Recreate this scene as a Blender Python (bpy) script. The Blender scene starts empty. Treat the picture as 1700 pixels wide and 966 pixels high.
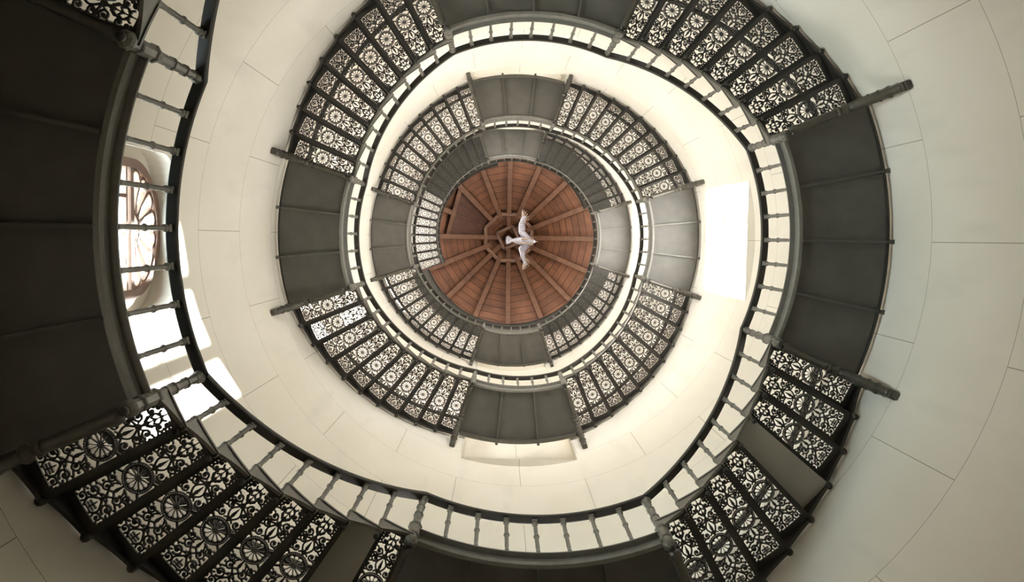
import bpy, math, random
import numpy as np
from mathutils import Vector, Matrix
random.seed(7)
R_ = math.radians
C = bpy.context.scene.collection
# ------------------------------------------------------------------ layout (metres; z up, eye at z = 0)
RI, RO, RW = 2.5, 3.456, 3.5          # well edge, outer edge of the stairs, tower wall
D = 5.5378                             # degrees taken by one step
Z0, RISE = 5.1225, 0.20591
NF = [8, 8, 8, 9, 10, 10, 10, 10, 10, 10, 10, 17]
RAILH = 0.85
FLOOR = -1.35
LZ = [Z0]
for n in NF[:11]: LZ.append(LZ[-1] + (n + 1) * RISE)
def land_ang(k):
    """angles where landing k starts (arrival) and ends (departure); climbing goes with falling angle"""
    nb, na = (8, 8) if k < 4 else (10, 10)
    c = 180 - 90 * k
    return c + 45 - nb * D / 2, c - 45 + na * D / 2
def P(r, a, z): return Vector((r * math.cos(R_(a)), r * math.sin(R_(a)), z))

# ------------------------------------------------------------------ materials
def mat(name, col, rough=0.5, metal=0.0, noise=0.0, nscale=6.0, bump=0.0, spec=0.5, bscale=40.0):
    m = bpy.data.materials.new(name); m.use_nodes = True
    nt = m.node_tree; b = nt.nodes['Principled BSDF']
    b.inputs['Base Color'].default_value = (*col, 1); b.inputs['Roughness'].default_value = rough
    b.inputs['Metallic'].default_value = metal; b.inputs['Specular IOR Level'].default_value = spec
    tc = nt.nodes.new('ShaderNodeTexCoord')
    if noise:
        n = nt.nodes.new('ShaderNodeTexNoise'); n.inputs['Scale'].default_value = nscale; n.inputs['Detail'].default_value = 5
        nt.links.new(tc.outputs['Object'], n.inputs['Vector'])
        r = nt.nodes.new('ShaderNodeValToRGB')
        r.color_ramp.elements[0].position = .3; r.color_ramp.elements[1].position = .7
        r.color_ramp.elements[0].color = (*[c * (1 - noise) for c in col], 1)
        r.color_ramp.elements[1].color = (*[min(1, c * (1 + noise)) for c in col], 1)
        nt.links.new(n.outputs['Fac'], r.inputs['Fac']); nt.links.new(r.outputs['Color'], b.inputs['Base Color'])
    if bump:
        n2 = nt.nodes.new('ShaderNodeTexNoise'); n2.inputs['Scale'].default_value = bscale; n2.inputs['Detail'].default_value = 3
        nt.links.new(tc.outputs['Object'], n2.inputs['Vector'])
        bp = nt.nodes.new('ShaderNodeBump'); bp.inputs['Strength'].default_value = bump; bp.inputs['Distance'].default_value = .01
        nt.links.new(n2.outputs['Fac'], bp.inputs['Height']); nt.links.new(bp.outputs['Normal'], b.inputs['Normal'])
    return m
M_iron = mat('cast_iron', (.032, .029, .024), .42, .2, .18, 9, .25)
M_rail = mat('dark_rail', (.022, .018, .012), .6, 0, .15, 12, .1)
M_post = mat('post_iron', (.120, .114, .095), .40, .2, .15, 14, .2)
M_fascia = mat('fascia_iron', (.175, .168, .15), .36, .2, .12, 14, .15)
M_con = mat('console_iron', (.075, .068, .054), .34, .2, .2, 12, .2)
M_slab = mat('landing_underside', (.088, .083, .073), .6, .0, .12, 5, .15)
M_plate = mat('plain_plate', (.40, .38, .34), .5, .0, .08, 3)
M_wood = mat('roof_wood', (.22, .09, .04), .6, 0, .3, 3, .3)
M_beam = mat('roof_beam', (.120, .055, .028), .6, 0, .25, 4, .3)
M_frame = mat('window_wood', (.13, .06, .035), .5, 0, .2, 8)
M_white = mat('white_frame', (.8, .78, .72), .5)
M_floor = mat('stone_floor', (.035, .03, .022), .6, 0, .15, 2)
M_silver = mat('silvered_feather', (.19, .175, .19), .35, .3, .25, 14, .4)
M_horn = mat('horn_tip', (.15, .10, .065), .5, 0, .2, 10)

def wall_material():
    m = bpy.data.materials.new('limewashed_ashlar'); m.use_nodes = True
    nt = m.node_tree; N = nt.nodes; L = nt.links; b = N['Principled BSDF']
    b.inputs['Roughness'].default_value = .75; b.inputs['Specular IOR Level'].default_value = .25
    tc = N.new('ShaderNodeTexCoord'); s = N.new('ShaderNodeSeparateXYZ'); L.new(tc.outputs['Object'], s.inputs[0])
    def mth(op, a, b_=None, c_=None):
        n = N.new('ShaderNodeMath'); n.operation = op
        for i, v in enumerate((a, b_, c_)):
            if v is None: continue
            if isinstance(v, (int, float)): n.inputs[i].default_value = v
            else: L.new(v, n.inputs[i])
        return n.outputs[0]
    # courses 1.49 m high, blocks 30 degrees wide laid in running bond
    ang = mth('MULTIPLY', mth('ARCTAN2', s.outputs['Y'], s.outputs['X']), 180 / math.pi / 30)
    cz = mth('DIVIDE', mth('SUBTRACT', s.outputs['Z'], 7.98 - 1.49 * 12), 1.49)
    row = mth('FLOOR', cz); fz = mth('SUBTRACT', cz, row)
    odd = mth('FLOORED_MODULO', row, 2.0)
    sh = mth('ADD', mth('ADD', ang, mth('MULTIPLY', odd, -.5)), 0.5 - .5 + 12.5)
    fa = mth('SUBTRACT', sh, mth('FLOOR', sh))
    dz = mth('MULTIPLY', mth('MINIMUM', fz, mth('SUBTRACT', 1.0, fz)), 1.49)
    da = mth('MULTIPLY', mth('MINIMUM', fa, mth('SUBTRACT', 1.0, fa)), 30 * math.pi / 180 * 3.5)
    line = mth('LESS_THAN', mth('MINIMUM', dz, da), .0036)
    n = N.new('ShaderNodeTexNoise'); n.inputs['Scale'].default_value = .9; n.inputs['Detail'].default_value = 6
    mp = N.new('ShaderNodeMapping'); mp.inputs['Scale'].default_value = (1, 1, .6); L.new(tc.outputs['Object'], mp.inputs[0]); L.new(mp.outputs[0], n.inputs['Vector'])
    cr = N.new('ShaderNodeValToRGB'); cr.color_ramp.elements[0].position = .3; cr.color_ramp.elements[1].position = .72
    cr.color_ramp.elements[0].color = (.755, .714, .634, 1); cr.color_ramp.elements[1].color = (.835, .800, .728, 1)
    L.new(n.outputs['Fac'], cr.inputs[0])
    # grey vein-like streaks
    n3 = N.new('ShaderNodeTexNoise'); n3.inputs['Scale'].default_value = 1.3; n3.inputs['Detail'].default_value = 4
    mp3 = N.new('ShaderNodeMapping'); mp3.inputs['Scale'].default_value = (2.2, 2.2, .45); L.new(tc.outputs['Object'], mp3.inputs[0]); L.new(mp3.outputs[0], n3.inputs['Vector'])
    cr3 = N.new('ShaderNodeValToRGB'); cr3.color_ramp.elements[0].position = .56; cr3.color_ramp.elements[1].position = .75
    cr3.color_ramp.elements[0].color = (0, 0, 0, 1); cr3.color_ramp.elements[1].color = (.35, .35, .35, 1); L.new(n3.outputs['Fac'], cr3.inputs[0])
    mx0 = N.new('ShaderNodeMixRGB'); L.new(cr3.outputs[0], mx0.inputs[0]); L.new(cr.outputs[0], mx0.inputs[1]); mx0.inputs[2].default_value = (.60, .58, .53, 1)
    mx = N.new('ShaderNodeMixRGB'); L.new(line, mx.inputs[0]); L.new(mx0.outputs[0], mx.inputs[1]); mx.inputs[2].default_value = (.36, .33, .27, 1)
    L.new(mx.outputs[0], b.inputs['Base Color'])
    return m
M_wall = wall_material()
def plank_material():
    m = bpy.data.materials.new('roof_planks'); m.use_nodes = True
    nt = m.node_tree; N = nt.nodes; L = nt.links; b = N['Principled BSDF']; b.inputs['Roughness'].default_value = .55
    g = N.new('ShaderNodeNewGeometry'); tc = N.new('ShaderNodeTexCoord')
    n = N.new('ShaderNodeTexNoise'); n.inputs['Scale'].default_value = 2.5; n.inputs['Detail'].default_value = 6; L.new(tc.outputs['Object'], n.inputs['Vector'])
    ad = N.new('ShaderNodeMath'); ad.operation = 'MULTIPLY_ADD'; L.new(g.outputs['Random Per Island'], ad.inputs[0]); ad.inputs[1].default_value = .32
    L.new(n.outputs['Fac'], ad.inputs[2])
    cr = N.new('ShaderNodeValToRGB'); cr.color_ramp.elements[0].position = .3; cr.color_ramp.elements[1].position = 1.1
    cr.color_ramp.elements[0].color = (.075, .029, .012, 1); cr.color_ramp.elements[1].color = (.19, .076, .033, 1)
    L.new(ad.outputs[0], cr.inputs[0]); L.new(cr.outputs[0], b.inputs['Base Color'])
    return m
M_plank = plank_material()
def glass_material(name, tint, f=.88):
    m = bpy.data.materials.new(name); m.use_nodes = True
    nt = m.node_tree; N = nt.nodes; N.clear()
    o = N.new('ShaderNodeOutputMaterial'); t = N.new('ShaderNodeBsdfTransparent'); t.inputs[0].default_value = (*tint, 1)
    g = N.new('ShaderNodeBsdfGlossy'); g.inputs['Roughness'].default_value = .05
    x = N.new('ShaderNodeMixShader'); x.inputs[0].default_value = 1 - f
    nt.links.new(t.outputs[0], x.inputs[1]); nt.links.new(g.outputs[0], x.inputs[2]); nt.links.new(x.outputs[0], o.inputs[0])
    return m
M_glass = glass_material('clear_glass', (1, 1, 1), .93)
M_tint = glass_material('pale_blue_glass', (.86, .97, 1.0), .9)

# ------------------------------------------------------------------ mesh builder
class MB:
    def __init__(s): s.v = []; s.f = []; s.sm = []
    def add(s, vs, fs, smooth=False):
        o = len(s.v); s.v += [tuple(x) for x in vs]; s.f += [tuple(i + o for i in f) for f in fs]; s.sm += [smooth] * len(fs)
        return s
    def box(s, c, d, M=None):
        x, y, z = [q / 2 for q in d]
        vs = [Vector((sx * x, sy * y, sz * z)) for sx in (-1, 1) for sy in (-1, 1) for sz in (-1, 1)]
        vs = [(M @ q if M else q) + Vector(c) for q in vs]
        return s.add(vs, [(0, 1, 3, 2), (4, 6, 7, 5), (0, 4, 5, 1), (2, 3, 7, 6), (0, 2, 6, 4), (1, 5, 7, 3)])
    def sector(s, r0, r1, a0, a1, z0, z1, n=None):
        """solid ring sector"""
        n = n or max(1, int(abs(a1 - a0) / 2.5)); vs = []; fs = []
        for i in range(n + 1):
            a = a0 + (a1 - a0) * i / n
            vs += [P(r0, a, z0), P(r1, a, z0), P(r1, a, z1), P(r0, a, z1)]
        for i in range(n):
            for j in range(4):
                k = (j + 1) % 4
                fs.append((4 * i + j, 4 * i + k, 4 * i + 4 + k, 4 * i + 4 + j))
        fs += [(0, 3, 2, 1), tuple(4 * n + q for q in (0, 1, 2, 3))]
        return s.add(vs, fs)
    def lathe(s, prof, seg=12, o=(0, 0, 0), M=None, smooth=True, phase=0, mod=None):
        """profile (r, z) turned about z, placed by M then o"""
        vs = []; fs = []; n = len(prof)
        for r, z in prof:
            for j in range(seg):
                t = 2 * math.pi * (j + phase) / seg
                rr = r + (mod(t, z) if mod else 0)
                q = Vector((rr * math.cos(t), rr * math.sin(t), z)); vs.append((M @ q if M else q) + Vector(o))
        for i in range(n - 1):
            for j in range(seg):
                k = (j + 1) % seg
                fs.append((i * seg + j, i * seg + k, (i + 1) * seg + k, (i + 1) * seg + j))
        fs += [tuple(range(seg))[::-1], tuple((n - 1) * seg + j for j in range(seg))]
        return s.add(vs, fs, smooth)
    def sweep(s, pts, prof, up=Vector((0, 0, 1)), smooth=False, scale=None, closed=False):
        """profile (side, up) carried along pts"""
        pts = [Vector(p) for p in pts]; n = len(pts); m = len(prof); vs = []; fs = []
        for i, p in enumerate(pts):
            a = pts[i - 1] if (i > 0 or closed) else pts[i]; b = pts[(i + 1) % n] if (i < n - 1 or closed) else pts[i]
            t = (b - a).normalized(); sd = t.cross(up).normalized(); u = sd.cross(t)
            k = scale[i] if scale else 1
            vs += [p + sd * (x * k) + u * (y * k) for x, y in prof]
        for i in range(n if closed else n - 1):
            i2 = (i + 1) % n
            for j in range(m):
                k = (j + 1) % m
                fs.append((i * m + j, i * m + k, i2 * m + k, i2 * m + j))
        if not closed: fs += [tuple(range(m))[::-1], tuple((n - 1) * m + j for j in range(m))]
        return s.add(vs, fs, smooth)
    def build(s, name, m, parent=None, bevel=0):
        me = bpy.data.meshes.new(name); me.from_pydata(s.v, [], s.f); me.validate()
        if len(me.polygons) == len(s.sm): me.polygons.foreach_set('use_smooth', s.sm)
        me.materials.append(m); me.update()
        import bmesh
        bm = bmesh.new(); bm.from_mesh(me); bmesh.ops.recalc_face_normals(bm, faces=bm.faces); bm.to_mesh(me); bm.free()
        o = bpy.data.objects.new(name, me); C.objects.link(o)
        if parent: o.parent = parent
        if bevel:
            b = o.modifiers.new('bevel', 'BEVEL'); b.width = bevel; b.segments = 2; b.limit_method = 'ANGLE'
        return o
def circ(r, n=10): return [(r * math.cos(2 * math.pi * i / n), r * math.sin(2 * math.pi * i / n)) for i in range(n)]
def ball(r, n=8): return [(max(.0004, r * math.sin(math.pi * i / n)), -r * math.cos(math.pi * i / n)) for i in range(n + 1)]
def tag(o, label=None, cat=None, group=None, kind=None):
    if label: o['label'] = label
    if cat: o['category'] = cat
    if group: o['group'] = group
    if kind: o['kind'] = kind
    return o
def empty(name, loc=(0, 0, 0), rz=0):
    o = bpy.data.objects.new(name, None); C.objects.link(o); o.location = loc; o.rotation_euler = (0, 0, R_(rz)); o.empty_display_size = .1
    return o
def kids(o): return list(KIDS.get(o.name, []))
KIDS = {}
def reg(o): KIDS[o.name] = [c for c in C.objects if c.parent == o]; return o
def dup(root, loc, rz):
    r = root.copy(); C.objects.link(r); r.location = loc; r.rotation_euler = (0, 0, R_(rz))
    for ch in kids(root):
        c = ch.copy(); C.objects.link(c); c.parent = r
    return r
def struct(name, mb, m, parent=None, **k):
    o = mb.build(name, m, parent); o['kind'] = 'structure'; return o

# ------------------------------------------------------------------ openings in the tower wall: centre angle, half angle, z0, z1, corner radius, depth, kind
OPEN = [
 (180, 11.4, 5.6, 8.74, .42, .26, 'fan'),
 (0, 15.2, 13.55, 16.68, .52, .45, 'win'),
 (0, 14.9, 19.95, 21.7, .30, .45, 'win'),
 (0, 15.2, 22.7, 25.75, .5, .45, 'win'),
 (0, 12.0, 9.7, 10.9, .30, .45, 'win'),  # unseen window over the outer right landing, added for low fill light
 (90, 14.7, 13.55, 17.2, .30, .45, 'niche'),
 (90, 13, 7.25, 9.6, .30, .45, 'win'),  # unseen, added behind the outer bottom landing to brighten the lower walls
 (90, 13, 17.7, 20.4, .30, .45, 'win'),  # unseen, added for fill light over the middle bottom landing
 (90, 14.9, 23.4, 26.5, .30, .45, 'niche'),
 (90, 13, 27.0, 29.4, .30, .45, 'win'),  # unseen, added over the inner bottom landing to light the upper walls
 (-90, 16.0, 18.75, 21.8, .05, .45, 'niche'),
 (-90, 13, 11.2, 14.4, .30, .45, 'win'),  # unseen window behind the outer top landing, added for even light
 (-90, 13, 22.3, 26.2, .30, .45, 'win'),  # unseen, added as fill light behind the middle top landing
 (-90, 15.5, 28.35, 29.8, .05, .45, 'niche'),
 (180, 13, 13.3, 17.3, .30, .45, 'win'),  # unseen window over the middle left landing, added to light the well
 (180, 13, 22.4, 27.5, .30, .45, 'win'),  # unseen, added over the inner left landing to brighten the upper rings
]
def outline(c, h, z0, z1, rc, r):
    """rounded-top opening outline as (arc length from centre, z)"""
    w = R_(h) * r; pts = [(-w, z0), (w, z0)]
    for i in range(9):
        t = math.pi / 2 * i / 8; pts.append((w - rc + rc * math.cos(t), z1 - rc + rc * math.sin(t)))
    for i in range(9):
        t = math.pi / 2 + math.pi / 2 * i / 8; pts.append((-w + rc + rc * math.cos(t), z1 - rc + rc * math.sin(t)))
    return pts
def wall_panel(name, a0, a1, z0, z1, r, openings, m):
    mb = MB(); ops = [o for o in openings if a0 < o[0] < a1]
    As = {a0, a1}; Zs = {z0, z1}
    for o in ops: As |= {o[0] - o[1], o[0] + o[1]}; Zs |= {o[2], o[3]}
    x = a0
    while x < a1: As.add(x); x += 3
    As = sorted(As); Zs = sorted(Zs)
    idx = {}
    vs = []; fs = []
    def vid(a, z):
        k = (round(a, 4), round(z, 4))
        if k not in idx: idx[k] = len(vs); vs.append(P(r, a, z))
        return idx[k]
    for i in range(len(As) - 1):
        if As[i + 1] - As[i] < 1e-5: continue
        for j in range(len(Zs) - 1):
            ca, cz = (As[i] + As[i + 1]) / 2, (Zs[j] + Zs[j + 1]) / 2
            if any(abs(ca - o[0]) < o[1] and o[2] < cz < o[3] for o in ops): continue
            fs.append((vid(As[i], Zs[j]), vid(As[i + 1], Zs[j]), vid(As[i + 1], Zs[j + 1]), vid(As[i], Zs[j + 1])))
    mb.add(vs, fs, True)
    for c, h, zz0, zz1, rc, dep, kind in ops:
        pts = outline(c, h, zz0, zz1, rc, r); w = R_(h) * r
        def W(s_, z, rr=r): return P(rr, c + math.degrees(s_ / r), z)
        for sx in (1, -1):          # rounded corner spandrels
            corner = W(sx * w, zz1); arc = [W(sx * (w - rc + rc * math.cos(math.pi / 2 * i / 8)), zz1 - rc + rc * math.sin(math.pi / 2 * i / 8)) for i in range(9)]
            mb.add([corner] + arc, [(0, i + 1, i + 2) for i in range(8)])
        n = len(pts); a = [W(s_, z) for s_, z in pts]; b = [W(s_, z, r + dep + (.15 if kind != 'fan' else 0.2)) for s_, z in pts]
        mb.add(a + b, [(i, (i + 1) % n, n + (i + 1) % n, n + i) for i in range(n)])
        if kind == 'niche':
            bb = [W(s_, z, r + dep) for s_, z in pts]
            mb.add(bb, [tuple(range(n))])
    return struct(name, mb, m)
for nm, c in (('wall_right', 0), ('wall_bottom', 90), ('wall_left', 180), ('wall_top', -90)):
    if c == 0: wall_panel(nm, -45, 45, FLOOR, 30, RW, OPEN, M_wall)
    else: wall_panel(nm, c - 45, c + 45, FLOOR, 30, RW, OPEN, M_wall)
mb = MB(); mb.lathe([(RW + .6, FLOOR - .1), (RW + .6, FLOOR)], 64, smooth=False); struct('floor', mb, M_floor)
# windows, some of them unseen and added for fill light -----------------------------------------------------------
wn = 0
def portal(c, h, z0, z1, r, wd):
    l = bpy.data.lights.new('window_daylight', 'AREA'); l.shape = 'RECTANGLE'; l.size = 2 * r * math.sin(R_(h)); l.size_y = z1 - z0
    l.cycles.is_portal = True
    o = bpy.data.objects.new('window_daylight', l); C.objects.link(o); o.location = P(r, c, (z0 + z1) / 2)
    inw = -P(1, c, 0); o.rotation_euler = inw.to_track_quat('-Z', 'Z').to_euler()
    # keep the long side vertical
    zax = -inw; yax = Vector((0, 0, 1)); xax = yax.cross(zax)
    o.matrix_world = Matrix.Translation(P(r, c, (z0 + z1) / 2)) @ Matrix((xax, yax, zax)).transposed().to_4x4()
    return o
def frame_basis(c): # local x across the opening, y outward, z up
    return Matrix.Rotation(R_(c - 90), 3, 'Z')
for c, h, z0, z1, rc, dep, kind in OPEN:
    if kind == 'niche': continue
    wn += 1
    w = RW * math.sin(R_(h)); face = RW * math.cos(R_(h)) if kind != 'fan' else 3.42
    y = RW + dep - .10 if kind != 'fan' else 3.66
    root = empty('window_%d' % wn, P(y, c, z0), c - 90); root['kind'] = 'structure'
    if kind == 'win':
        H = z1 - z0; f = MB()
        w2 = w + .12
        f.box((-w2 + .045, 0, H / 2), (.09, .07, H)); f.box((w2 - .045, 0, H / 2), (.09, .07, H))
        f.box((0, 0, .045), (2 * w2 - .18, .07, .09)); f.box((0, 0, H - .045), (2 * w2 - .18, .07, .09))
        f.build('window_frame', M_white, root)
        for x in (-.37, .37): MB().box((x, 0, H / 2), (.20, .10, H - .18)).build('mullion', M_white, root)
        for q in range(1, 4): MB().box((0, .0, H * q / 4), (2 * w2 - .18, .03, .03)).build('glazing_bar', M_white, root)
        MB().box((0, .02, H / 2), (2 * w2 - .1, .006, H - .1)).build('pane', M_glass, root)
        portal(c, h + 1.5, z0, z1, RW + dep + .12, w)
    else:
        # arched timber window with a rosette fanlight
        Rf = .585; zc = 8.13 - z0
        f = MB()
        arc = [Vector((Rf * math.cos(t), 0, zc + Rf * math.sin(t))) for t in [math.pi * i / 28 for i in range(29)]]
        path = [Vector((Rf, 0, .05))] + arc + [Vector((-Rf, 0, .05))]
        f.sweep(path, [(-.04, -.035), (.04, -.035), (.04, .035), (-.04, .035)], up=Vector((0, 1, 0)))
        f.build('window_frame', M_frame, root)
        t_ = MB().box((0, 0, zc - .02), (2 * Rf - .06, .06, .07)); t_.box((0, 0, zc - .13), (2 * Rf - .06, .05, .03)); t_.build('transom', M_frame, root)
        MB().box((0, 0, zc / 2 - .05), (.07, .06, zc - .1)).build('mullion', M_frame, root)
        for x in (-.29, .29): MB().box((x, 0, zc / 2 - .05), (.03, .04, zc - .1)).build('mullion', M_frame, root)
        for q in range(1, 7): MB().box((0, 0, zc * q / 7), (2 * Rf - .06, .04, .025)).build('glazing_bar', M_frame, root)
        rs = MB()      # fanlight tracery: hub, spokes and lobes
        hub = [Vector((.15 * math.cos(t), 0, zc + .15 * math.sin(t))) for t in [math.pi * i / 16 for i in range(17)]]
        rs.sweep(hub, [(-.02, -.02), (.02, -.02), (.02, .02), (-.02, .02)], up=Vector((0, 1, 0)))
        ns = 8
        for i in range(1, ns):
            t = math.pi * i / ns
            rs.sweep([Vector((q * math.cos(t), 0, zc + q * math.sin(t))) for q in (.14, .3, .47)], [(-.014, -.018), (.014, -.018), (.014, .018), (-.014, .018)], up=Vector((0, 1, 0)), scale=[1.5, .9, 1.5])
        for i in range(ns):
            t0 = math.pi * (i + .5) / ns; cc = Vector((.455 * math.cos(t0), 0, zc + .455 * math.sin(t0)))
            lobe = []
            for j in range(9):
                u = t0 - math.pi / 2 + math.pi * j / 8
                lobe.append(cc + Vector((.085 * math.cos(u), 0, .085 * math.sin(u))))
            rs.sweep(lobe, [(-.013, -.018), (.013, -.018), (.013, .018), (-.013, .018)], up=Vector((0, 1, 0)))
        rs.build('fanlight_tracery', M_frame, root)
        pane = MB(); arc2 = [Vector((Rf * math.cos(t), .01, zc + Rf * math.sin(t))) for t in [math.pi * i / 28 for i in range(29)]]
        pts = [Vector((Rf, .01, 0))] + arc2 + [Vector((-Rf, .01, 0))]; nn = len(pts)
        pane.add(pts + [q + Vector((0, .006, 0)) for q in pts], [tuple(range(nn)), tuple(range(nn, 2 * nn))] + [(i, (i + 1) % nn, nn + (i + 1) % nn, nn + i) for i in range(nn)])
        pane.build('pane', M_tint, root)
        sp = MB()   # stone back wall round the arched window
        outer = outline(0, 14, z0, z1 + .1, .05, RW)
        o2 = [Vector((x, .0, z - z0)) for x, z in [(Rf + .35, z0 - .1), (Rf + .35, z1 + .3), (-Rf - .35, z1 + .3), (-Rf - .35, z0 - .1)]]
        A = [Vector((Rf, 0, 0))] + arc + [Vector((-Rf, 0, 0))]
        na = len(A); outp = []
        for q in A:
            if q.z <= zc + 1e-6: outp.append(Vector((math.copysign(Rf + .35, q.x), 0, q.z)))
            else:
                k = max(abs(q.x) / (Rf + .35), (q.z - zc) / (z1 + .3 - z0 - zc)); outp.append(Vector((q.x / k, 0, zc + (q.z - zc) / k)))
        sp.add([q + Vector((0, .03, 0)) for q in A + outp], [(i, i + 1, na + i + 1, na + i) for i in range(na - 1)])
        so = sp.build('window_surround', M_wall, root)
        portal(c, 12, z0, z1, RW + .5, w)

# ------------------------------------------------------------------ perforated tread lattice (signed distance, marching squares)
def lattice():
    NS, NT = 300, 84
    s0, s1 = 2.497, 3.452
    phiw = R_(D) * 1.0
    S = np.linspace(s0, s1, NS); F = np.linspace(-.5, .5, NT) * phiw
    SS, FF = np.meshgrid(S, F, indexing='ij')
    X = SS - RI; Y = SS * FF
    big = np.full(X.shape, 9.0)
    def hw(s): return (s + RI) * phiw / 2
    wl = SS * phiw / 2 - .038          # half width of the pierced panel
    # pierced panel region, rounded at the well end
    inner_edge = .048 + .020 * np.clip((np.abs(Y) / wl), 0, 1) ** 4
    panel = np.maximum(np.abs(Y) - wl, np.maximum(inner_edge - X, X - .875))   # negative inside the panel
    f = big.copy()
    def seg(ax, ay, bx, by, h0, h1):
        nonlocal f
        dx, dy = bx - ax, by - ay; L2 = dx * dx + dy * dy + 1e-12
        t = np.clip(((X - ax) * dx + (Y - ay) * dy) / L2, 0, 1)
        d = np.hypot(X - ax - t * dx, Y - ay - t * dy) - (h0 + (h1 - h0) * t)
        f = np.minimum(f, d)
    def poly(pts, h0=.0055, h1=None):
        h1 = h0 if h1 is None else h1; n = len(pts) - 1
        for i in range(n): seg(*pts[i], *pts[i + 1], h0 + (h1 - h0) * i / n, h0 + (h1 - h0) * (i + 1) / n)
    def disc(cx, cy, r):
        nonlocal f
        f = np.minimum(f, np.hypot(X - cx, Y - cy) - r)
    def spiral(cx, cy, r, a0, turns, hand, h=.0054, tail=None):
        turns *= .88
        pts = []; n = int(14 * turns) + 2
        for i in range(n):
            k = i / (n - 1); rr = r * (1 - .86 * k); a = a0 + hand * 2 * math.pi * turns * k
            pts.append((cx + rr * math.cos(a), cy + rr * math.sin(a)))
        if tail: pts = [tail] + pts
        poly(pts, h, h * .9); disc(cx, cy, h * 1.5)
    def both(fn):
        fn(1); fn(-1)
    def wv(x): return (x + RI) * phiw / 2 - .038
    # scroll rows: x, fraction of half width, radius, start angle, turns
    rows = [(.080, .66, .022, 3.6, 1.3), (.130, .62, .026, 2.6, 1.35), (.215, .60, .030, .4, 1.5), (.285, .62, .033, 3.3, 1.5), (.365, .66, .031, 2.2, 1.5),
            (.622, .72, .028, .9, 1.5), (.682, .46, .036, 3.6, 1.6), (.762, .62, .040, .2, 1.6), (.842, .66, .033, 5.5, 1.5)]
    for x, fy, r, a0, tn in rows:
        def one(sg, x=x, fy=fy, r=r, a0=a0, tn=tn):
            spiral(x, sg * fy * wv(x), r, sg * a0, tn, -sg)
            cy = sg * fy * wv(x)
            poly([(x + r * .7, cy + sg * r * .6), (x + r * 1.1, cy + sg * r * 1.4)], .005, .0035)     # leaflets to the frame
            poly([(x - r * .8, cy + sg * r * .6), (x - r * 1.1, cy + sg * r * 1.5)], .005, .0035)
            disc(x, cy + sg * (r + .008), .008)
        both(one)
    # stems winding between the scrolls
    def stem(sg):
        pts = []
        for i in range(40):
            x = .09 + .31 * i / 39
            pts.append((x, sg * wv(x) * (.20 + .20 * math.sin((x - .09) / .31 * math.pi * 3.5))))
        poly(pts, .0055)
        pts = []
        for i in range(36):
            x = .60 + .265 * i / 35
            pts.append((x, sg * wv(x) * (.22 + .20 * math.sin((x - .6) / .265 * math.pi * 3))))
        poly(pts, .0055)
    both(stem)
    # central palmettes (solid leaves) and diaper work
    for x, L, h in ((.330, .055, .012), (.645, .05, .012)):
        poly([(x - L, 0), (x, 0)], .003, h); poly([(x, 0), (x + L * .55, 0)], h, .002)
        both(lambda sg: poly([(x + L * .4, 0), (x + L * .9, sg * .035)], .006, .004))
    for x in (.085, .13, .175, .22):
        disc(x, 0, .0075)
        both(lambda sg: poly([(x, 0), (x + .020, sg * .020)], .005, .003))
        both(lambda sg: poly([(x - .008, sg * .034), (x + .012, sg * .022)], .0055, .003))
    poly([(.055, 0), (.26, 0)], .0035)
    for x in (.815, .835, .855):
        both(lambda sg: poly([(x, sg * .006), (x, sg * .030)], .0045))
    poly([(.79, 0), (.85, 0)], .005, .004)
    for x in (.715, .755): disc(x, 0, .009); both(lambda sg: poly([(x, 0), (x + .02, sg * .03)], .004))
    for x in (.25, .40, .60, .74):
        both(lambda sg: poly([(x, sg * .018), (x + .03, sg * (wv(x) + .004))], .005, .004))
    
    # rosette medallion
    cx = .490; rho = np.hypot(X - cx, Y); th = np.arctan2(Y, X - cx); RM = .101
    ann = np.maximum(.078 - rho, rho - RM)
    nb = 38; tb = (th * nb / (2 * math.pi)) % 1 - .5; bead = np.hypot(rho - .0915, tb * 2 * math.pi / nb * .0915) - .0054
    ann = np.maximum(ann, -bead)
    ns = 12; ts = ((th * ns / (2 * math.pi)) % 1 - .5) * 2 * math.pi / ns     # angle from petal centre
    px_, py_ = rho * np.cos(ts), rho * np.sin(ts)
    petw = .0142
    petal = np.where(px_ < .062, np.abs(py_) - (px_ - .010) / .052 * petw, np.hypot(px_ - .062, py_) - petw)
    petal = np.maximum(petal, .017 - px_)
    disc_solid = np.maximum(rho - .080, -petal)
    hubh = np.hypot(rho * np.cos(((th * 4 / (2 * math.pi)) % 1 - .5) * math.pi / 2) - .010, rho * np.sin(((th * 4 / (2 * math.pi)) % 1 - .5) * math.pi / 2)) - .0042
    disc_solid = np.maximum(disc_solid, -hubh)
    f = np.maximum(f, RM + .010 - rho)                   # clear ground round the medallion
    f = np.minimum(f, np.minimum(ann, disc_solid))
    for a in (0, math.pi, 2.2, -2.2, .95, -.95):          # ties holding the medallion
        seg(cx + RM * math.cos(a), RM * math.sin(a), cx + (RM + .035) * math.cos(a), (RM + .035) * math.sin(a), .007, .005)
    solid = np.minimum(f - .0006, -panel)                         # frame around the panel is solid
    # marching squares
    V = []; Fc = []; vid = {}
    def vert(key, p):
        if key not in vid: vid[key] = len(V); V.append(p)
        return vid[key]
    def node(i, j): return vert(('n', i, j), (S[i], F[j]))
    def cross(i, j, i2, j2):
        if (i, j) > (i2, j2): i, j, i2, j2 = i2, j2, i, j
        a, b = solid[i, j], solid[i2, j2]; t = min(.97, max(.03, a / (a - b)))
        return vert(('e', i, j, i2, j2), (S[i] + (S[i2] - S[i]) * t, F[j] + (F[j2] - F[j]) * t))
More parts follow.
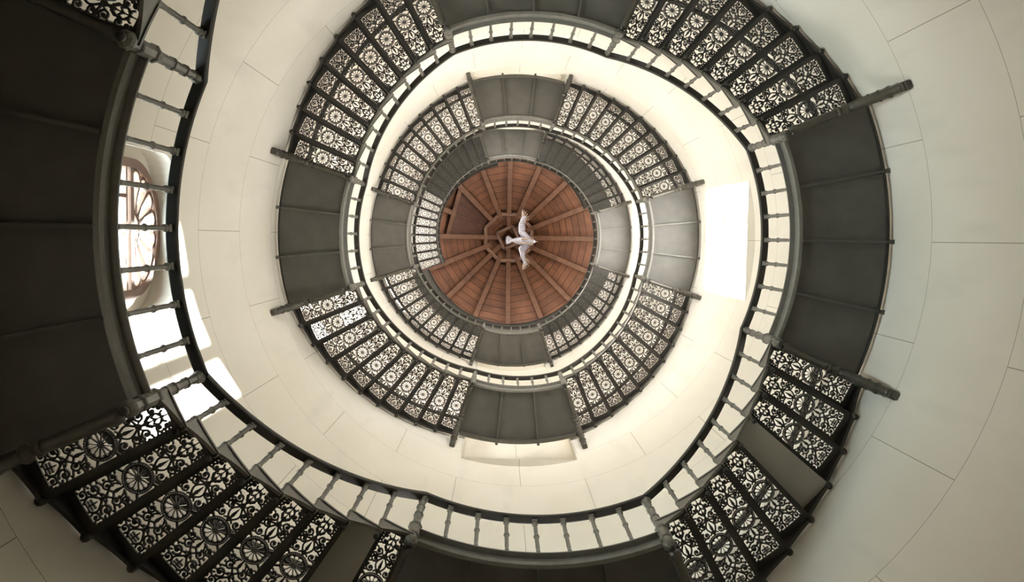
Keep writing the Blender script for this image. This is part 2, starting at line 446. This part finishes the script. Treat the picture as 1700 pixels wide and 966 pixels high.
    for i in range(NS - 1):
        for j in range(NT - 1):
            cs = [(i, j), (i + 1, j), (i + 1, j + 1), (i, j + 1)]; ins = [solid[c] < 0 for c in cs]
            if not any(ins): continue
            pl = []
            for k in range(4):
                if ins[k]: pl.append(node(*cs[k]))
                if ins[k] != ins[(k + 1) % 4]: pl.append(cross(*cs[k], *cs[(k + 1) % 4]))
            if len(pl) >= 3: Fc.append(tuple(pl))
    # merge solid full quads is unnecessary; extrude
    cnt = {}
    for fc in Fc:
        for a, b in zip(fc, fc[1:] + fc[:1]): cnt[(a, b)] = cnt.get((a, b), 0) + 1
    walls = [(a, b) for (a, b) in cnt if (b, a) not in cnt]
    n = len(V); mid = -R_(D) / 2
    def W(s_, ph, z): return (s_ * math.cos(ph + mid), s_ * math.sin(ph + mid), z)
    vs = [W(s_, ph, -.022) for s_, ph in V] + [W(s_, ph, -.006) for s_, ph in V]
    fs = [f_[::-1] for f_ in Fc] + [tuple(q + n for q in f_) for f_ in Fc] + [(a, b, b + n, a + n) for a, b in walls]
    mb = MB(); mb.add(vs, fs); return mb
# tread prototype: step occupies angles 0 .. -D, top at z = 0
def bracket(mb, r0, r1, deep=.205, thin=.035):
    n = 12; top = []; bot = []
    for i in range(n + 1):
        k = i / n; a = .15 - (D - .1) * k
        dpt = thin + (deep - thin) * (1 - k) ** 1.5
        top.append((a, 0)); bot.append((a, -dpt))
    vs = []; fs = []
    for (a, z), (b, zb) in zip(top, bot): vs += [P(r0, a, z), P(r1, a, z), P(r1, b, zb), P(r0, b, zb)]
    for i in range(n):
        for j in range(4):
            k = (j + 1) % 4; fs.append((4 * i + j, 4 * i + k, 4 * i + 4 + k, 4 * i + 4 + j))
    fs += [(0, 3, 2, 1), tuple(4 * n + q for q in (0, 1, 2, 3))]
    mb.add(vs, fs)
OCT = .5
def make_step(solid=False):
    root = empty('stair_step')
    if solid:
        mb = MB(); mb.sector(2.497, 3.452, .1, -D + .05, -.024, -.004, 6); t = mb.build('tread', M_plate, root); t['label'] = 'plain grey plate tread'
    else:
        lattice_mb.build('tread', M_iron, root)
    mb = MB(); mb.sector(2.51, 3.445, .22, -.10, -RISE + .0, -.006, 1)
    mb.sector(2.51, 3.445, .75, -.10, -RISE + .0, -RISE + .02, 1)          # foot flange
    mb.build('riser', M_iron, root)
    mb = MB(); bracket(mb, 2.488, 2.512); mb.sector(2.480, 2.53, .1, -D, -.02, .004, 4); mb.build('side_bracket', M_post, root)
    mb = MB(); bracket(mb, 3.435, 3.462, .19, .05); mb.build('side_bracket', M_iron, root)
    mb = MB()
    mb.lathe([(.020, -.225), (.026, -.215), (.025, -.02), (.030, -.012), (.030, .010), (.024, .022), (.018, .06), (.017, .10)], 8, o=P(2.512, .25, 0), smooth=False, phase=OCT)
    mb.build('post_socket', M_post, root)
    mb = MB(); mb.lathe([(.014, -.20), (.024, -.212), (.026, -.222), (.014, -.232)], 10, o=P(2.548, .25, 0)); mb.lathe(ball(.023), 12, o=P(2.548, .25, -.250)); mb.build('pendant_ball', M_iron, root)
    mb = MB(); mb.lathe([(.02, -.20), (.028, -.18), (.028, -.03), (.02, -.02)], 8, o=P(3.448, .25, 0), smooth=False)
    mb.lathe(ball(.034), 10, o=P(3.458, .25, -.238)); mb.lathe([(.02, -.215), (.034, -.205), (.034, -.195), (.02, -.185)], 10, o=P(3.456, .25, 0)); mb.build('pendant_ball', M_iron, root)
    return reg(root)
lattice_mb = lattice()
step0 = make_step(); plate0 = make_step(True)
ORD = ['first', 'second', 'third', 'fourth', 'fifth', 'sixth', 'seventh', 'eighth', 'ninth', 'tenth', 'eleventh', 'twelfth', 'thirteenth', 'fourteenth', 'fifteenth', 'sixteenth', 'seventeenth']
SIDE = ['left', 'bottom', 'right', 'top']
DIAG = ['lower left', 'lower right', 'upper right', 'upper left']
RING = ['outer', 'middle', 'inner']
used = [False, False]
def put_step(ang, z, label, group, solid=False):
    src = plate0 if solid else step0
    if not used[solid]:
        used[solid] = True; o = src; o.location = (0, 0, z); o.rotation_euler = (0, 0, R_(ang))
    else: o = dup(src, (0, 0, z), ang)
    tag(o, label, 'stair step', group)
    return o
def flight_name(k):
    if k < 0: return 'flight in the extreme top left corner'
    if k == 11: return 'topmost dark flight circling under the roof'
    return '%s-ring %s flight' % (RING[k // 4], DIAG[k % 4])
# ------------------------------------------------------------------ balusters, handrails
def make_baluster_mesh(h):
    mb = MB()
    tw = lambda t, z: .0034 * math.cos(2 * t - z * 190) if (.12 < z < h * .5 - .03 or h * .5 + .03 < z < h - .12) else 0
    prof = [(.012, 0), (.020, .0), (.020, .02), (.018, .045), (.017, .07)]
    n = 40
    for i in range(n + 1):
        z = .12 + (h - .24) * i / n
        r = .0155 + .011 * math.exp(-((z - h * .5) / .016) ** 2)
        prof.append((r, z))
    prof += [(.016, h - .115), (.026, h - .10), (.027, h - .08), (.018, h - .065)]
    mb.lathe(prof, 10, mod=tw)
    mb.box((0, 0, h - .035), (.048, .048, .06))
    return mb
bal_cache = {}
def baluster(h, loc, ang, parent):
    key = round(h, 2)
    if key not in bal_cache:
        bal_cache[key] = o = make_baluster_mesh(h).build('baluster', M_post, parent)
    else:
        o = bal_cache[key].copy(); C.objects.link(o); o.parent = parent
    o.location = loc; o.rotation_euler = (0, 0, R_(ang)); return o
RAILP = [(-.038, -.018), (-.030, -.028), (.030, -.028), (.038, -.018), (.042, .004), (.032, .022), (.012, .030), (-.012, .030), (-.032, .022), (-.042, .004)]
RR = 2.506
def railing(label, group, a0, a1, za, zb, posts):
    root = empty('stair_railing', P(RR, a0, za))
    inv = root.location.copy()
    n = max(4, int(abs(a1 - a0) / 1.5)); mb = MB()
    mb.sweep([P(RR, a0 + (a1 - a0) * i / n, za + (zb - za) * i / n + RAILH) - inv for i in range(n + 1)], RAILP, smooth=False)
    mb.build('handrail', M_rail, root)
    for a, zbase in posts:
        zt = za + (zb - za) * (a - a0) / (a1 - a0) + RAILH - .02
        baluster(zt - zbase, P(2.516, a, zbase) - inv, a, root)
    return tag(root, label, 'railing', group)
# newel posts ----------------------------------------------------------
def make_newel():
    root = empty('newel_post'); mb = MB()
    prof = [(.02, -.345), (.032, -.335), (.045, -.315), (.054, -.285), (.054, -.268), (.040, -.250), (.038, -.170), (.048, -.160), (.052, -.145), (.046, -.130), (.046, .03),
            (.055, .045), (.058, .06), (.054, .075), (.044, .11), (.036, .15), (.034, .34), (.042, .35), (.042, .375), (.033, .39), (.031, .56), (.039, .57), (.039, .595), (.030, .61), (.029, .73),
            (.036, .74), (.036, .75), (.030, .76), (.042, .80), (.048, .835), (.046, .885), (.035, .895)]
    mb.lathe(prof, 8, smooth=False, phase=OCT); mb.build('post', M_post, root)
    mb = MB(); mb.lathe(ball(.029, 10), 16, o=(0, 0, -.362)); mb.build('pendant_ball', M_iron, root)
    return reg(root)
newel0 = make_newel(); used_newel = False
def put_newel(a, z, label, group):
    global used_newel
    if not used_newel: used_newel = True; o = newel0; o.location = P(2.528, a, z); o.rotation_euler = (0, 0, R_(a))
    else: o = dup(newel0, P(2.528, a, z), a)
    return tag(o, label, 'newel post', group)
# cantilever consoles under the landing ends ----------------------------
def fluted(r, n=16, d=.12): return [((r * (1 - d * (i % 2))) * math.cos(2 * math.pi * i / n), (r * (1 - d * (i % 2))) * math.sin(2 * math.pi * i / n)) for i in range(n)]
def make_console():
    root = empty('console_bracket')          # local +x outwards, origin on the axis, z = landing top
    mb = MB(); xs = [2.62, 2.66, 2.72, 2.95, 3.06, 3.09]; sc = [1.1, 1.25, .95, 1.05, .95, 1.15]
    mb.sweep([Vector((x, 0, -.20)) for x in xs], fluted(.040), up=Vector((0, 0, 1)), scale=sc, smooth=True); mb.build('beam', M_con, root)
    mb = MB(); R = Matrix.Rotation(math.pi / 2, 3, 'Y')
    mb.lathe([(.036, -.06), (.050, -.05), (.050, -.03), (.034, -.02), (.034, 0), (.055, .015), (.060, .035), (.055, .055), (.036, .065)], 14, o=(3.15, 0, -.205), M=R); mb.build('collar', M_con, root)
    mb = MB(); pts = []; sc = []
    for i in range(22):
        k = i / 21
        x = 3.20 + .262 * (k ** .62); z = -.215 - .66 * k ** 1.2
        pts.append(Vector((x, 0, z))); sc.append(1.12 + .22 * math.sin(k * 3.1) + (.16 if i in (4, 5, 15, 16, 19) else 0))
    mb.sweep(pts, fluted(.038), up=Vector((1, 0, 0)), scale=sc, smooth=True)
    for k_ in (8, 12, 16):                  # acanthus lobes along the arm
        for sy in (-1, 1): mb.lathe(ball(.028, 6), 8, o=pts[k_] + Vector((-.01, sy * .03, 0)))
    mb.build('arm', M_con, root)
    mb = MB(); mb.box((3.463, 0, -.895), (.066, .085, .07)); mb.box((3.455, 0, -.845), (.07, .07, .03)); mb.box((3.468, 0, -.945), (.055, .07, .035)); mb.build('corbel', M_con, root, bevel=.006)
    return reg(root)
console0 = make_console(); used_con = False
def put_console(a, z, label, group):
    global used_con
    if not used_con: used_con = True; o = console0; o.location = (0, 0, z); o.rotation_euler = (0, 0, R_(a))
    else: o = dup(console0, (0, 0, z), a)
    # keep the origin of the thing at its wall end
    return tag(o, label, 'bracket', group)
# ------------------------------------------------------------------ landings
FASC = [(2.50, 0), (2.497, -.010), (2.50, -.020), (2.546, -.024), (2.550, -.050), (2.553, -.066), (2.560, -.084), (2.566, -.100), (2.600, -.100), (2.60, -.02), (2.56, 0)]
def arc_profile(mb, prof, a0, a1, n=None, smooth=False):
    n = n or max(3, int(abs(a1 - a0) / 1.5)); m = len(prof); vs = []; fs = []
    for i in range(n + 1):
        a = a0 + (a1 - a0) * i / n; vs += [P(r, a, z) for r, z in prof]
    for i in range(n):
        for j in range(m): k = (j + 1) % m; fs.append((i * m + j, i * m + k, (i + 1) * m + k, (i + 1) * m + j))
    fs += [tuple(range(m))[::-1], tuple(n * m + j for j in range(m))]
    mb.add(vs, fs, smooth)
LAND_LABEL = {0: 'nearest and largest black landing, filling the left edge', 1: 'outer-ring black landing cut by the bottom edge', 2: 'outer-ring black landing at the right', 3: 'outer-ring black landing cut by the top edge'}
for k in range(12):
    a0, a1 = land_ang(k); z = LZ[k]
    root = empty('stair_landing', (0, 0, z))
    ringside = '%s-ring %s' % (RING[k // 4], SIDE[k % 4])
    tag(root, LAND_LABEL.get(k, '%s landing with %s radial ribs under it' % (ringside.replace('-ring', ' ring'), 'three' if k < 4 else 'two')), 'landing', 'ribbed iron landings of the spiral stair')
    mb = MB(); mb.sector(2.56, 3.445, a0, a1, -.055, -.006)
    if k == 11: mb.sector(3.44, 3.9, -97, -83, -.055, -.006)
    mb.build('slab', M_slab, root)
    mb = MB(); arc_profile(mb, FASC, a0 - .4, a1 + .4); mb.build('inner_fascia', M_fascia, root)
    mb = MB()
    if k % 2: mb.sector(3.405, 3.462, a0 - .8, a1 + .8, -.14, 0, 20)
    else: mb.sector(3.44, 3.462, a0, a1, -.07, 0)
    mb.build('outer_edge_beam', M_post if k % 2 else M_iron, root)
    nr = 3 if k < 4 else 2
    for i in range(nr):
        a = a0 + (a1 - a0) * (i + 1) / (nr + 1)
        mb = MB(); mb.box(P((2.60 + 3.43) / 2, a, -.085), (.83, .022, .06), Matrix.Rotation(R_(a), 3, 'Z'))
        mb.box(P(3.478, a, -.072), (.06, .045, .05), Matrix.Rotation(R_(a), 3, 'Z')); mb.build('rib', M_slab if k < 4 else M_post, root)
    for which, a in (('arrival', a0), ('departure', a1)):
        other = {('left'): ('upper', 'lower'), 'bottom': ('left', 'right'), 'right': ('lower', 'upper'), 'top': ('right', 'left')}[SIDE[k % 4]][0 if which == 'arrival' else 1]
        put_newel(a, z, 'octagonal iron newel post at the %s end of the %s landing' % (other, ringside), 'newel posts at the landing corners')
        put_console(a + (.35 if which == 'arrival' else -.35), z, 'turned iron wall bracket under the %s end of the %s landing' % (other, ringside), 'wall brackets under the landings')
    nb = 7 if k < 4 else 5
    railing('railing with %s balusters along the %s landing' % ({7: 'seven', 5: 'five'}[nb], ringside), 'landing railings', a0, a1, z, z,
            [(a0 + (a1 - a0) * (i + 1) / (nb + 1), z - .005) for i in range(nb)])
# ------------------------------------------------------------------ flights
def flight(k, n, a_start, z_start, rise, steps=None, solid=()):
    """n steps climbing from angle a_start (falling angles)"""
    posts = []
    fl = flight_name(k)
    for i in range(n):
        a = a_start - i * D; z = z_start + (i + 1) * rise
        if steps and i not in steps: continue
        if k < 0: lb = '%s step below the huge left landing, in the top left corner' % ORD[n - 1 - i]
        elif k == 11: lb = '%s step up in the topmost flight beneath the timber roof' % ORD[i]
        else: lb = '%s step up in the %s, %s' % (ORD[i], fl, 'plain grey tread' if i in solid else 'pierced rosette tread')
        put_step(a, z, lb, 'steps of the ' + fl, i in solid)
        if i > 0: posts.append((a + .25, z - .005 + .06))
    return posts
for k in range(11):
    a0 = land_ang(k)[1]; a1 = a0 - NF[k] * D
    sol = {0: (6,), 1: (4,)}.get(k, ())
    posts = flight(k, NF[k], a0, LZ[k], RISE, solid=sol)
    fl = flight_name(k)
    railing('sloping railing with dark handrail beside the ' + fl, 'railings of the flights', a0, a1, LZ[k], LZ[k + 1], posts)
# flight below the first landing (only its top steps are in view)
a_end = land_ang(0)[0]
posts = flight(-1, 8, a_end + 8 * D, Z0 - 9 * RISE, RISE, steps=range(2, 8))
railing('sloping railing in the extreme top left corner', 'railings of the flights', a_end + 7 * D, a_end, Z0 - 8 * RISE, Z0, posts)
# topmost flight up to the platform
RT = .160; a0 = land_ang(11)[1]; ZT = LZ[11] + 18 * RT
posts = flight(11, 17, a0, LZ[11], RT)
railing('sloping railing of the topmost flight beneath the timber roof', 'railings of the flights', a0, a0 - 17 * D, LZ[11], LZ[11] + 17.5 * RT, posts)

# wall handrails over the flights ----------------------------------------
def wall_rail(k, a0, a1, z0, z1):
    root = empty('wall_handrail', P(3.40, a0, z0)); inv = root.location.copy(); n = max(4, int(abs(a1 - a0) / 2)); mb = MB()
    mb.sweep([P(3.385, a0 + (a1 - a0) * i / n, z0 + (z1 - z0) * i / n) - inv for i in range(n + 1)], circ(.034, 10), smooth=True); mb.build('rail', M_rail, root)
    for t in (.08, .5, .92):
        mb = MB(); a = a0 + (a1 - a0) * t; z = z0 + (z1 - z0) * t
        mb.sweep([P(3.385, a, z - .02) - inv, P(3.40, a, z - .07) - inv, P(3.44, a, z - .09) - inv, P(3.50, a, z - .09) - inv], circ(.011, 8), up=Vector((math.sin(R_(a)), -math.cos(R_(a)), 0)), smooth=True); mb.build('rail_holder', M_iron, root)
    return root
for k in range(11):
    a0 = land_ang(k)[1]; n = NF[k]
    s0, s1 = {4: (3.2, 10.2), 6: (-.2, 7)}.get(k, (.2, n - .1))
    o = wall_rail(k, a0 - s0 * D, a0 - s1 * D, LZ[k] + (s0 + .6) * RISE + .9, LZ[k] + (s1 + .6) * RISE + .9)
    tag(o, 'dark round wall handrail seen through the treads of the %s' % flight_name(k), 'handrail', 'wall handrails over the flights')

# ------------------------------------------------------------------ top of the tower
DR = 4.3
FILL_OPEN = [(a, 16, 30.9, 32.6, .1, .3, 'open') for a in (0, 90, -90, 180)]  # unseen drum windows, added to light the timber roof and top flight
for nm, c in (('wall_upper_right', 0), ('wall_upper_bottom', 90), ('wall_upper_left', 180), ('wall_upper_top', -90)):
    o = wall_panel(nm, c - 45, c + 45, 30, 33.2, DR, FILL_OPEN, M_wall)
    wn += 1; root = empty('window_%d' % wn, P(DR + .3, c, 30.9), c - 90); root['kind'] = 'structure'; w = DR * math.sin(R_(16)) + .1
    f = MB(); f.box((-w, 0, .85), (.08, .07, 1.7)); f.box((w, 0, .85), (.08, .07, 1.7)); f.box((0, 0, .04), (2 * w, .07, .08)); f.box((0, 0, 1.66), (2 * w, .07, .08)); f.build('window_frame', M_frame, root)
    MB().box((0, 0, .85), (.05, .05, 1.6)).build('mullion', M_frame, root)
    MB().box((0, .02, .85), (2 * w, .006, 1.6)).build('pane', M_glass, root)
    portal(c, 17, 30.9, 32.6, DR + .5, w)
mb = MB(); mb.sector(RW, DR, 0, 360, 29.9, 30.0, 120); struct('trim_1', mb, M_wall)
# viewing platform with the stair opening left free
ZP = 31.45
root = empty('viewing_platform', (0, 0, ZP)); tag(root, 'dark platform ring overhead just beneath the timber roof', 'platform')
mb = MB(); mb.sector(3.06, 4.28, 158, -22, -.10, 0); mb.build('deck', M_slab, root)
mb = MB(); mb.sector(2.78, 4.28, -22.2, -100, -.10, 0); mb.build('deck', M_slab, root)
mb = MB(); mb.sector(2.55, 4.28, -100.5, -152, -.10, 0); mb.build('deck', M_slab, root)
mb = MB(); mb.sector(3.02, 3.06, 158, -22, -.16, .02); mb.build('edge_beam', M_iron, root)
mb = MB(); mb.sector(2.74, 2.78, -22, -100, -.16, .02); mb.build('edge_beam', M_iron, root)
mb = MB(); mb.sector(2.51, 2.55, -100.5, -152, -.16, .02); mb.build('edge_beam', M_iron, root)
mb = MB(); mb.sector(2.70, 4.28, -150, -201, 33.0, 33.06); struct('ceiling_canopy', mb, mat('aged_plaster', (.42, .39, .34), .7))
# timber roof
ZE, RE, ZA = 33.15, 4.45, 38.2
NSEC = 16; OFF = 90 - 360 / 32 + 11.25
def cone(r): return ZE + (RE - r) * (ZA - ZE) / RE
mb = MB(); random.seed(3)
for s in range(NSEC):
    b0 = s * 22.5 + 90; b1 = b0 + 22.5
    r = RE
    while r > .12:
        r2 = max(.1, r - .235)
        if random.random() < .2: cuts = [0, random.uniform(.3, .7), 1]
        else: cuts = [0, 1]
        for c0, c1 in zip(cuts, cuts[1:]):
            def Q(rr, t, dz): 
                A = P(rr, b0, cone(rr) + dz); B = P(rr, b1, cone(rr) + dz); return A.lerp(B, t)
            e = .006 / max(.2, r); ra, rb = r - .010, r2 + .010
            ta, tb = c0 + (e if c0 > 0 else 0), c1 - (e if c1 < 1 else 0)
            vs = [Q(ra, ta, 0), Q(ra, tb, 0), Q(rb, tb, 0), Q(rb, ta, 0)]; vs += [v + Vector((0, 0, .03)) for v in vs]
            mb.add(vs, [(0, 1, 2, 3), (4, 7, 6, 5), (0, 4, 5, 1), (1, 5, 6, 2), (2, 6, 7, 3), (3, 7, 4, 0)])
        r = r2
struct('ceiling', mb, M_plank)
M_board = mat('roof_boarding', (.035, .014, .007), .8)
mb = MB()
for s in range(NSEC):
    b0 = s * 22.5 + 90; b1 = b0 + 22.5
    mb.add([P(rr, b, cone(rr) + dz) for dz in (.014, .022) for rr, b in ((RE + .05, b0), (RE + .05, b1), (.02, b1), (.02, b0))], [(0, 1, 2, 3), (4, 7, 6, 5), (0, 4, 5, 1), (1, 5, 6, 2), (2, 6, 7, 3), (3, 7, 4, 0)])
struct('trim_3', mb, M_board)
mb = MB()
for s in range(32):
    a, b = s * 11.25, (s + 1) * 11.25
    mb.add([P(RE + .1, a, cone(RE) + .04), P(RE + .1, b, cone(RE) + .04), P(.01, a, ZA + .05)], [(0, 1, 2)])
struct('trim_2', mb, M_board)
def beam(p, q, w, h):
    mb = MB(); mb.sweep([p, q], [(-w / 2, -h), (w / 2, -h), (w / 2, 0), (-w / 2, 0)]); return mb
POS16 = ['pointing straight down', 'pointing down, first to the left of vertical', 'pointing to lower left', 'second below the left horizontal', 'pointing left', 'first above the left horizontal', 'pointing to upper left', 'first left of the upright one',
         'pointing straight up', 'first right of the upright one', 'pointing to upper right', 'first above the right horizontal', 'pointing right', 'first below the right horizontal', 'pointing to lower right', 'pointing down, first to the right of vertical']
POS16[3] = 'first below the left horizontal'
for s in range(NSEC):
    a = 90 + s * 22.5
    rin = .62 if s % 2 == 0 else .95
    if s == 6: rin = 1.0
    if s == 5: rin = 2.50
    p = P(RE - .1, a, cone(RE - .1) - .005); q = P(rin, a, cone(rin) - .005)
    loc = p.copy()
    o = beam(p - loc, q - loc, .18, .22).build('roof_rafter', M_beam, bevel=.008); o.location = loc
    tag(o, 'brown timber roof rafter %s' % POS16[s], 'rafter', 'radiating rafters of the roof')
def ringbeam(r, n, ph, w, h, drop, nm, lab):
    root = empty(nm, (0, 0, cone(r))); tag(root, lab, 'roof beam')
    for i in range(n):
        a, b = ph + i * 360 / n, ph + (i + 1) * 360 / n
        beam(P(r, a, -drop), P(r, b, -drop), w, h).build('ring_piece', M_beam, root)
ringbeam(1.02, 8, 22.5 + 0, .13, .14, .12, 'collar_ring', 'eight-sided ring of brown beams around the roof centre')
ringbeam(.52, 4, 20, .11, .12, .10, 'crown_ring', 'small four-sided frame of beams at the roof apex')
A4, A5, A6 = 180, 202.5, 225
p = P(2.42, A4, cone(2.42) - .02); q = P(2.68, A6, cone(2.68) - .02)
o = beam(Vector(), q - p, .15, .20).build('trimmer_beam', M_beam); o.location = p; tag(o, 'trimmer beam crossing two rafters at the left edge of the roof hatch', 'roof beam')
root = empty('roof_hatch', P(1.8, A5, cone(1.8))); tag(root, 'darker boarded hatch panel in the left part of the timber roof', 'hatch'); mb = MB()
for i in range(9):
    t0, t1 = .04 + .92 * i / 9 + .006, .04 + .92 * (i + 1) / 9 - .006
    def H(rr, t, dz):
        A = P(rr, A4, cone(rr)); B = P(rr, A6, cone(rr)); M5 = P(rr, A5, cone(rr))
        return (A.lerp(M5, t * 2) if t < .5 else M5.lerp(B, t * 2 - 1)) + Vector((0, 0, dz)) - root.location
    v = [H(rr, t, dz) for dz in (-.05, -.02) for rr, t in ((2.55, t0), (2.55, t1), (1.08, t1), (1.08, t0))]
    mb.add(v, [(0, 1, 2, 3), (4, 7, 6, 5), (0, 4, 5, 1), (1, 5, 6, 2), (2, 6, 7, 3), (3, 7, 4, 0)])
mb.build('hatch_boards', mat('dark_roof_boards', (.065, .026, .014), .6, 0, .25, 4), root)
hub = MB(); hub.lathe([(.02, -.45), (.09, -.42), (.12, -.35), (.12, 0), (.1, .02)], 8, smooth=False); o = hub.build('king_post', M_beam); o.location = (0, 0, cone(.12) - .05)
tag(o, 'dark octagonal boss where the rafters meet at the apex', 'roof boss')

# ------------------------------------------------------------------ hanging eagle
f, a_, b_, c_ = 1494.0346, .05869582, -.01300029, .01705426
CAM = Vector((-.343052, .0278795, 0))
def rot(a, b, c):
    return (Matrix.Rotation(a, 3, 'X') @ Matrix.Rotation(b, 3, 'Y') @ Matrix.Rotation(c, 3, 'Z'))
MR = rot(a_, b_, c_)
EZ = 26.5
root = empty('hanging_eagle', (.30, .10, EZ))
tag(root, 'silvery eagle sculpture with spread wings hanging below the wooden roof', 'sculpture')
mb = MB()   # body along +x (head at +x)
body = [(-.34, .02), (-.28, .045), (-.18, .085), (-.05, .115), (.08, .11), (.18, .08), (.25, .062), (.30, .065), (.35, .055), (.385, .03), (.40, .012)]
Ry = Matrix.Rotation(math.pi / 2, 3, 'Y')
mb.lathe([(r, z) for z, r in body], 14, M=Ry)
bo = mb.build('body', M_silver, root)
bk = MB(); bk.sweep([Vector((.385, 0, .0)), Vector((.43, 0, -.005)), Vector((.455, 0, -.03)), Vector((.458, 0, -.05))], circ(.02, 8), up=Vector((0, 1, 0)), scale=[1, .8, .5, .12], smooth=True); bk.build('beak', M_horn, root)
def feather(mb, p, d, L, w, up=Vector((0, 0, 1))):
    d = d.normalized(); sd = d.cross(up).normalized(); n = 7; vs = []; fs = []
    for i in range(n):
        k = i / (n - 1); ww = w * (math.sin(math.pi * min(1, .18 + .82 * k)) ** .6 if k < 1 else .05) * (.6 + .4 * (1 - k)); q = p + d * L * k + Vector((0, 0, -.02 * k * k))
        vs += [q - sd * ww, q + Vector((0, 0, .010 * (1 - k) + .003)), q + sd * ww, q - Vector((0, 0, .008 * (1 - k) + .003))]
    for i in range(n - 1):
        for j in range(4): kk = (j + 1) % 4; fs.append((i * 4 + j, i * 4 + kk, i * 4 + 4 + kk, i * 4 + 4 + j))
    fs += [(3, 2, 1, 0), tuple((n - 1) * 4 + j for j in range(4))]
    mb.add(vs, fs)
def wing(sg, span, bend, fan):
    root_w = MB()
    # leading edge arm
    pts = [Vector((.10, sg * .06, .03)), Vector((-.02 + bend[0], sg * .28 * span, .07)), Vector((bend[1], sg * .55 * span, .06)), Vector((bend[2], sg * .74 * span, .03))]
    root_w.sweep(pts, [(x, y * .55) for x, y in circ(.055, 10)], up=Vector((0, 0, 1)), scale=[1.3, 1.0, .8, .4], smooth=True)
    for i in range(16):       # secondaries and coverts
        k = i / 15; j = min(2, int(k * 3)); u = k * 3 - j; p = pts[j].lerp(pts[j + 1], u)
        d = Vector((1, sg * (.12 + .9 * k * fan), -.02)); feather(root_w, p + Vector((0, 0, -.01 - .002 * (i % 2))), d, .19 - .05 * k, .030)
        feather(root_w, p + Vector((0, 0, -.03)), d, .10, .024)
    w = root_w.build('wing', M_silver, root)
    tp = MB()                # primaries, brown at the ends
    for i in range(7):
        k = i / 6; d = Vector((1.0 - 1.15 * k, sg * (.5 + .9 * k), -.03)); feather(tp, pts[3] - Vector((0, sg * .02 * (6 - i), 0)), d, .24 + .05 * math.sin(k * 3), .017)
    t = tp.build('primary_feathers', M_horn, w); t['label'] = 'brown-tipped flight feathers'
wing(1, .82, (-.02, .02, .08), 1.25); wing(-1, .92, (-.05, -.08, -.03), .25)
tl = MB()
for i in range(9):
    t = (i - 4) / 4 * .55; feather(tl, Vector((-.26, 0, 0)), Vector((-math.cos(t), math.sin(t), -.02)), .24, .030)
tl.build('tail', M_silver, root)
for sy in (-1, 1):
    lg = MB(); lg.sweep([Vector((-.02, sy * .05, -.07)), Vector((.06, sy * .06, -.14)), Vector((.16, sy * .07, -.17)), Vector((.24, sy * .07, -.18))], circ(.028, 8), scale=[1.3, 1, .6, .5], smooth=True)
    for t in (-.5, 0, .5): lg.sweep([Vector((.23, sy * .07, -.18)), Vector((.30, sy * .07 + .07 * t, -.19)), Vector((.34, sy * .07 + .10 * t, -.23))], circ(.011, 6), scale=[1, .8, .2], smooth=True)
    lg.build('leg', M_horn, root)
for i, (x, y) in enumerate(((.05, 0),)):
    L = cone(.35) - EZ - .1; cb = MB(); cb.sweep([Vector((x, y, .09)), Vector((x, y, L))], circ(.004, 6), up=Vector((0, 1, 0))); cb.build('suspension_cable', M_iron, root)
root.rotation_euler = (0, 0, R_(2))

# ------------------------------------------------------------------ light
w = bpy.data.worlds.new('sky'); bpy.context.scene.world = w; w.use_nodes = True
nt = w.node_tree; bg = nt.nodes['Background']; bg.inputs[0].default_value = (1.0, .985, .955, 1)
tc = nt.nodes.new('ShaderNodeTexCoord'); sx = nt.nodes.new('ShaderNodeSeparateXYZ'); nt.links.new(tc.outputs['Generated'], sx.inputs[0])
mr = nt.nodes.new('ShaderNodeMapRange'); mr.inputs['From Min'].default_value = -.25; mr.inputs['From Max'].default_value = .15   # sunlit ground below, hazy sky above
mr.inputs['To Min'].default_value = 40.0; mr.inputs['To Max'].default_value = 5.5
nt.links.new(sx.outputs['Z'], mr.inputs['Value']); nt.links.new(mr.outputs[0], bg.inputs[1])
sun = bpy.data.lights.new('sun', 'SUN'); sun.energy = 45; sun.angle = R_(.6); sun.color = (1, .97, .9)
so = bpy.data.objects.new('sun', sun); C.objects.link(so); so.location = (20, -3, 40)
so.rotation_euler = Vector((-6.85, .84, -6.93)).to_track_quat('-Z', 'Y').to_euler()

# ------------------------------------------------------------------ camera
cam = bpy.data.cameras.new('camera'); co = bpy.data.objects.new('camera', cam); C.objects.link(co)
cam.sensor_width = 36; cam.lens = f / 1700 * 36; cam.clip_end = 200; cam.clip_start = .05
X = Vector(MR[0]); Y = -Vector(MR[1]); Z = -Vector(MR[2])
co.matrix_world = Matrix.Translation(CAM) @ Matrix((X, Y, Z)).transposed().to_4x4()
sc = bpy.context.scene; sc.camera = co
sc.view_settings.view_transform = 'Standard'; sc.view_settings.look = 'None'; sc.view_settings.gamma = 1
sc.view_settings.use_curve_mapping = False; sc.view_settings.exposure = -0.10
sc.cycles.max_bounces = 14; sc.cycles.diffuse_bounces = 10; sc.cycles.transparent_max_bounces = 12
sc.cycles.use_denoising = True
sc.cycles.sample_clamp_indirect = 5; sc.cycles.caustics_reflective = False; sc.cycles.caustics_refractive = False
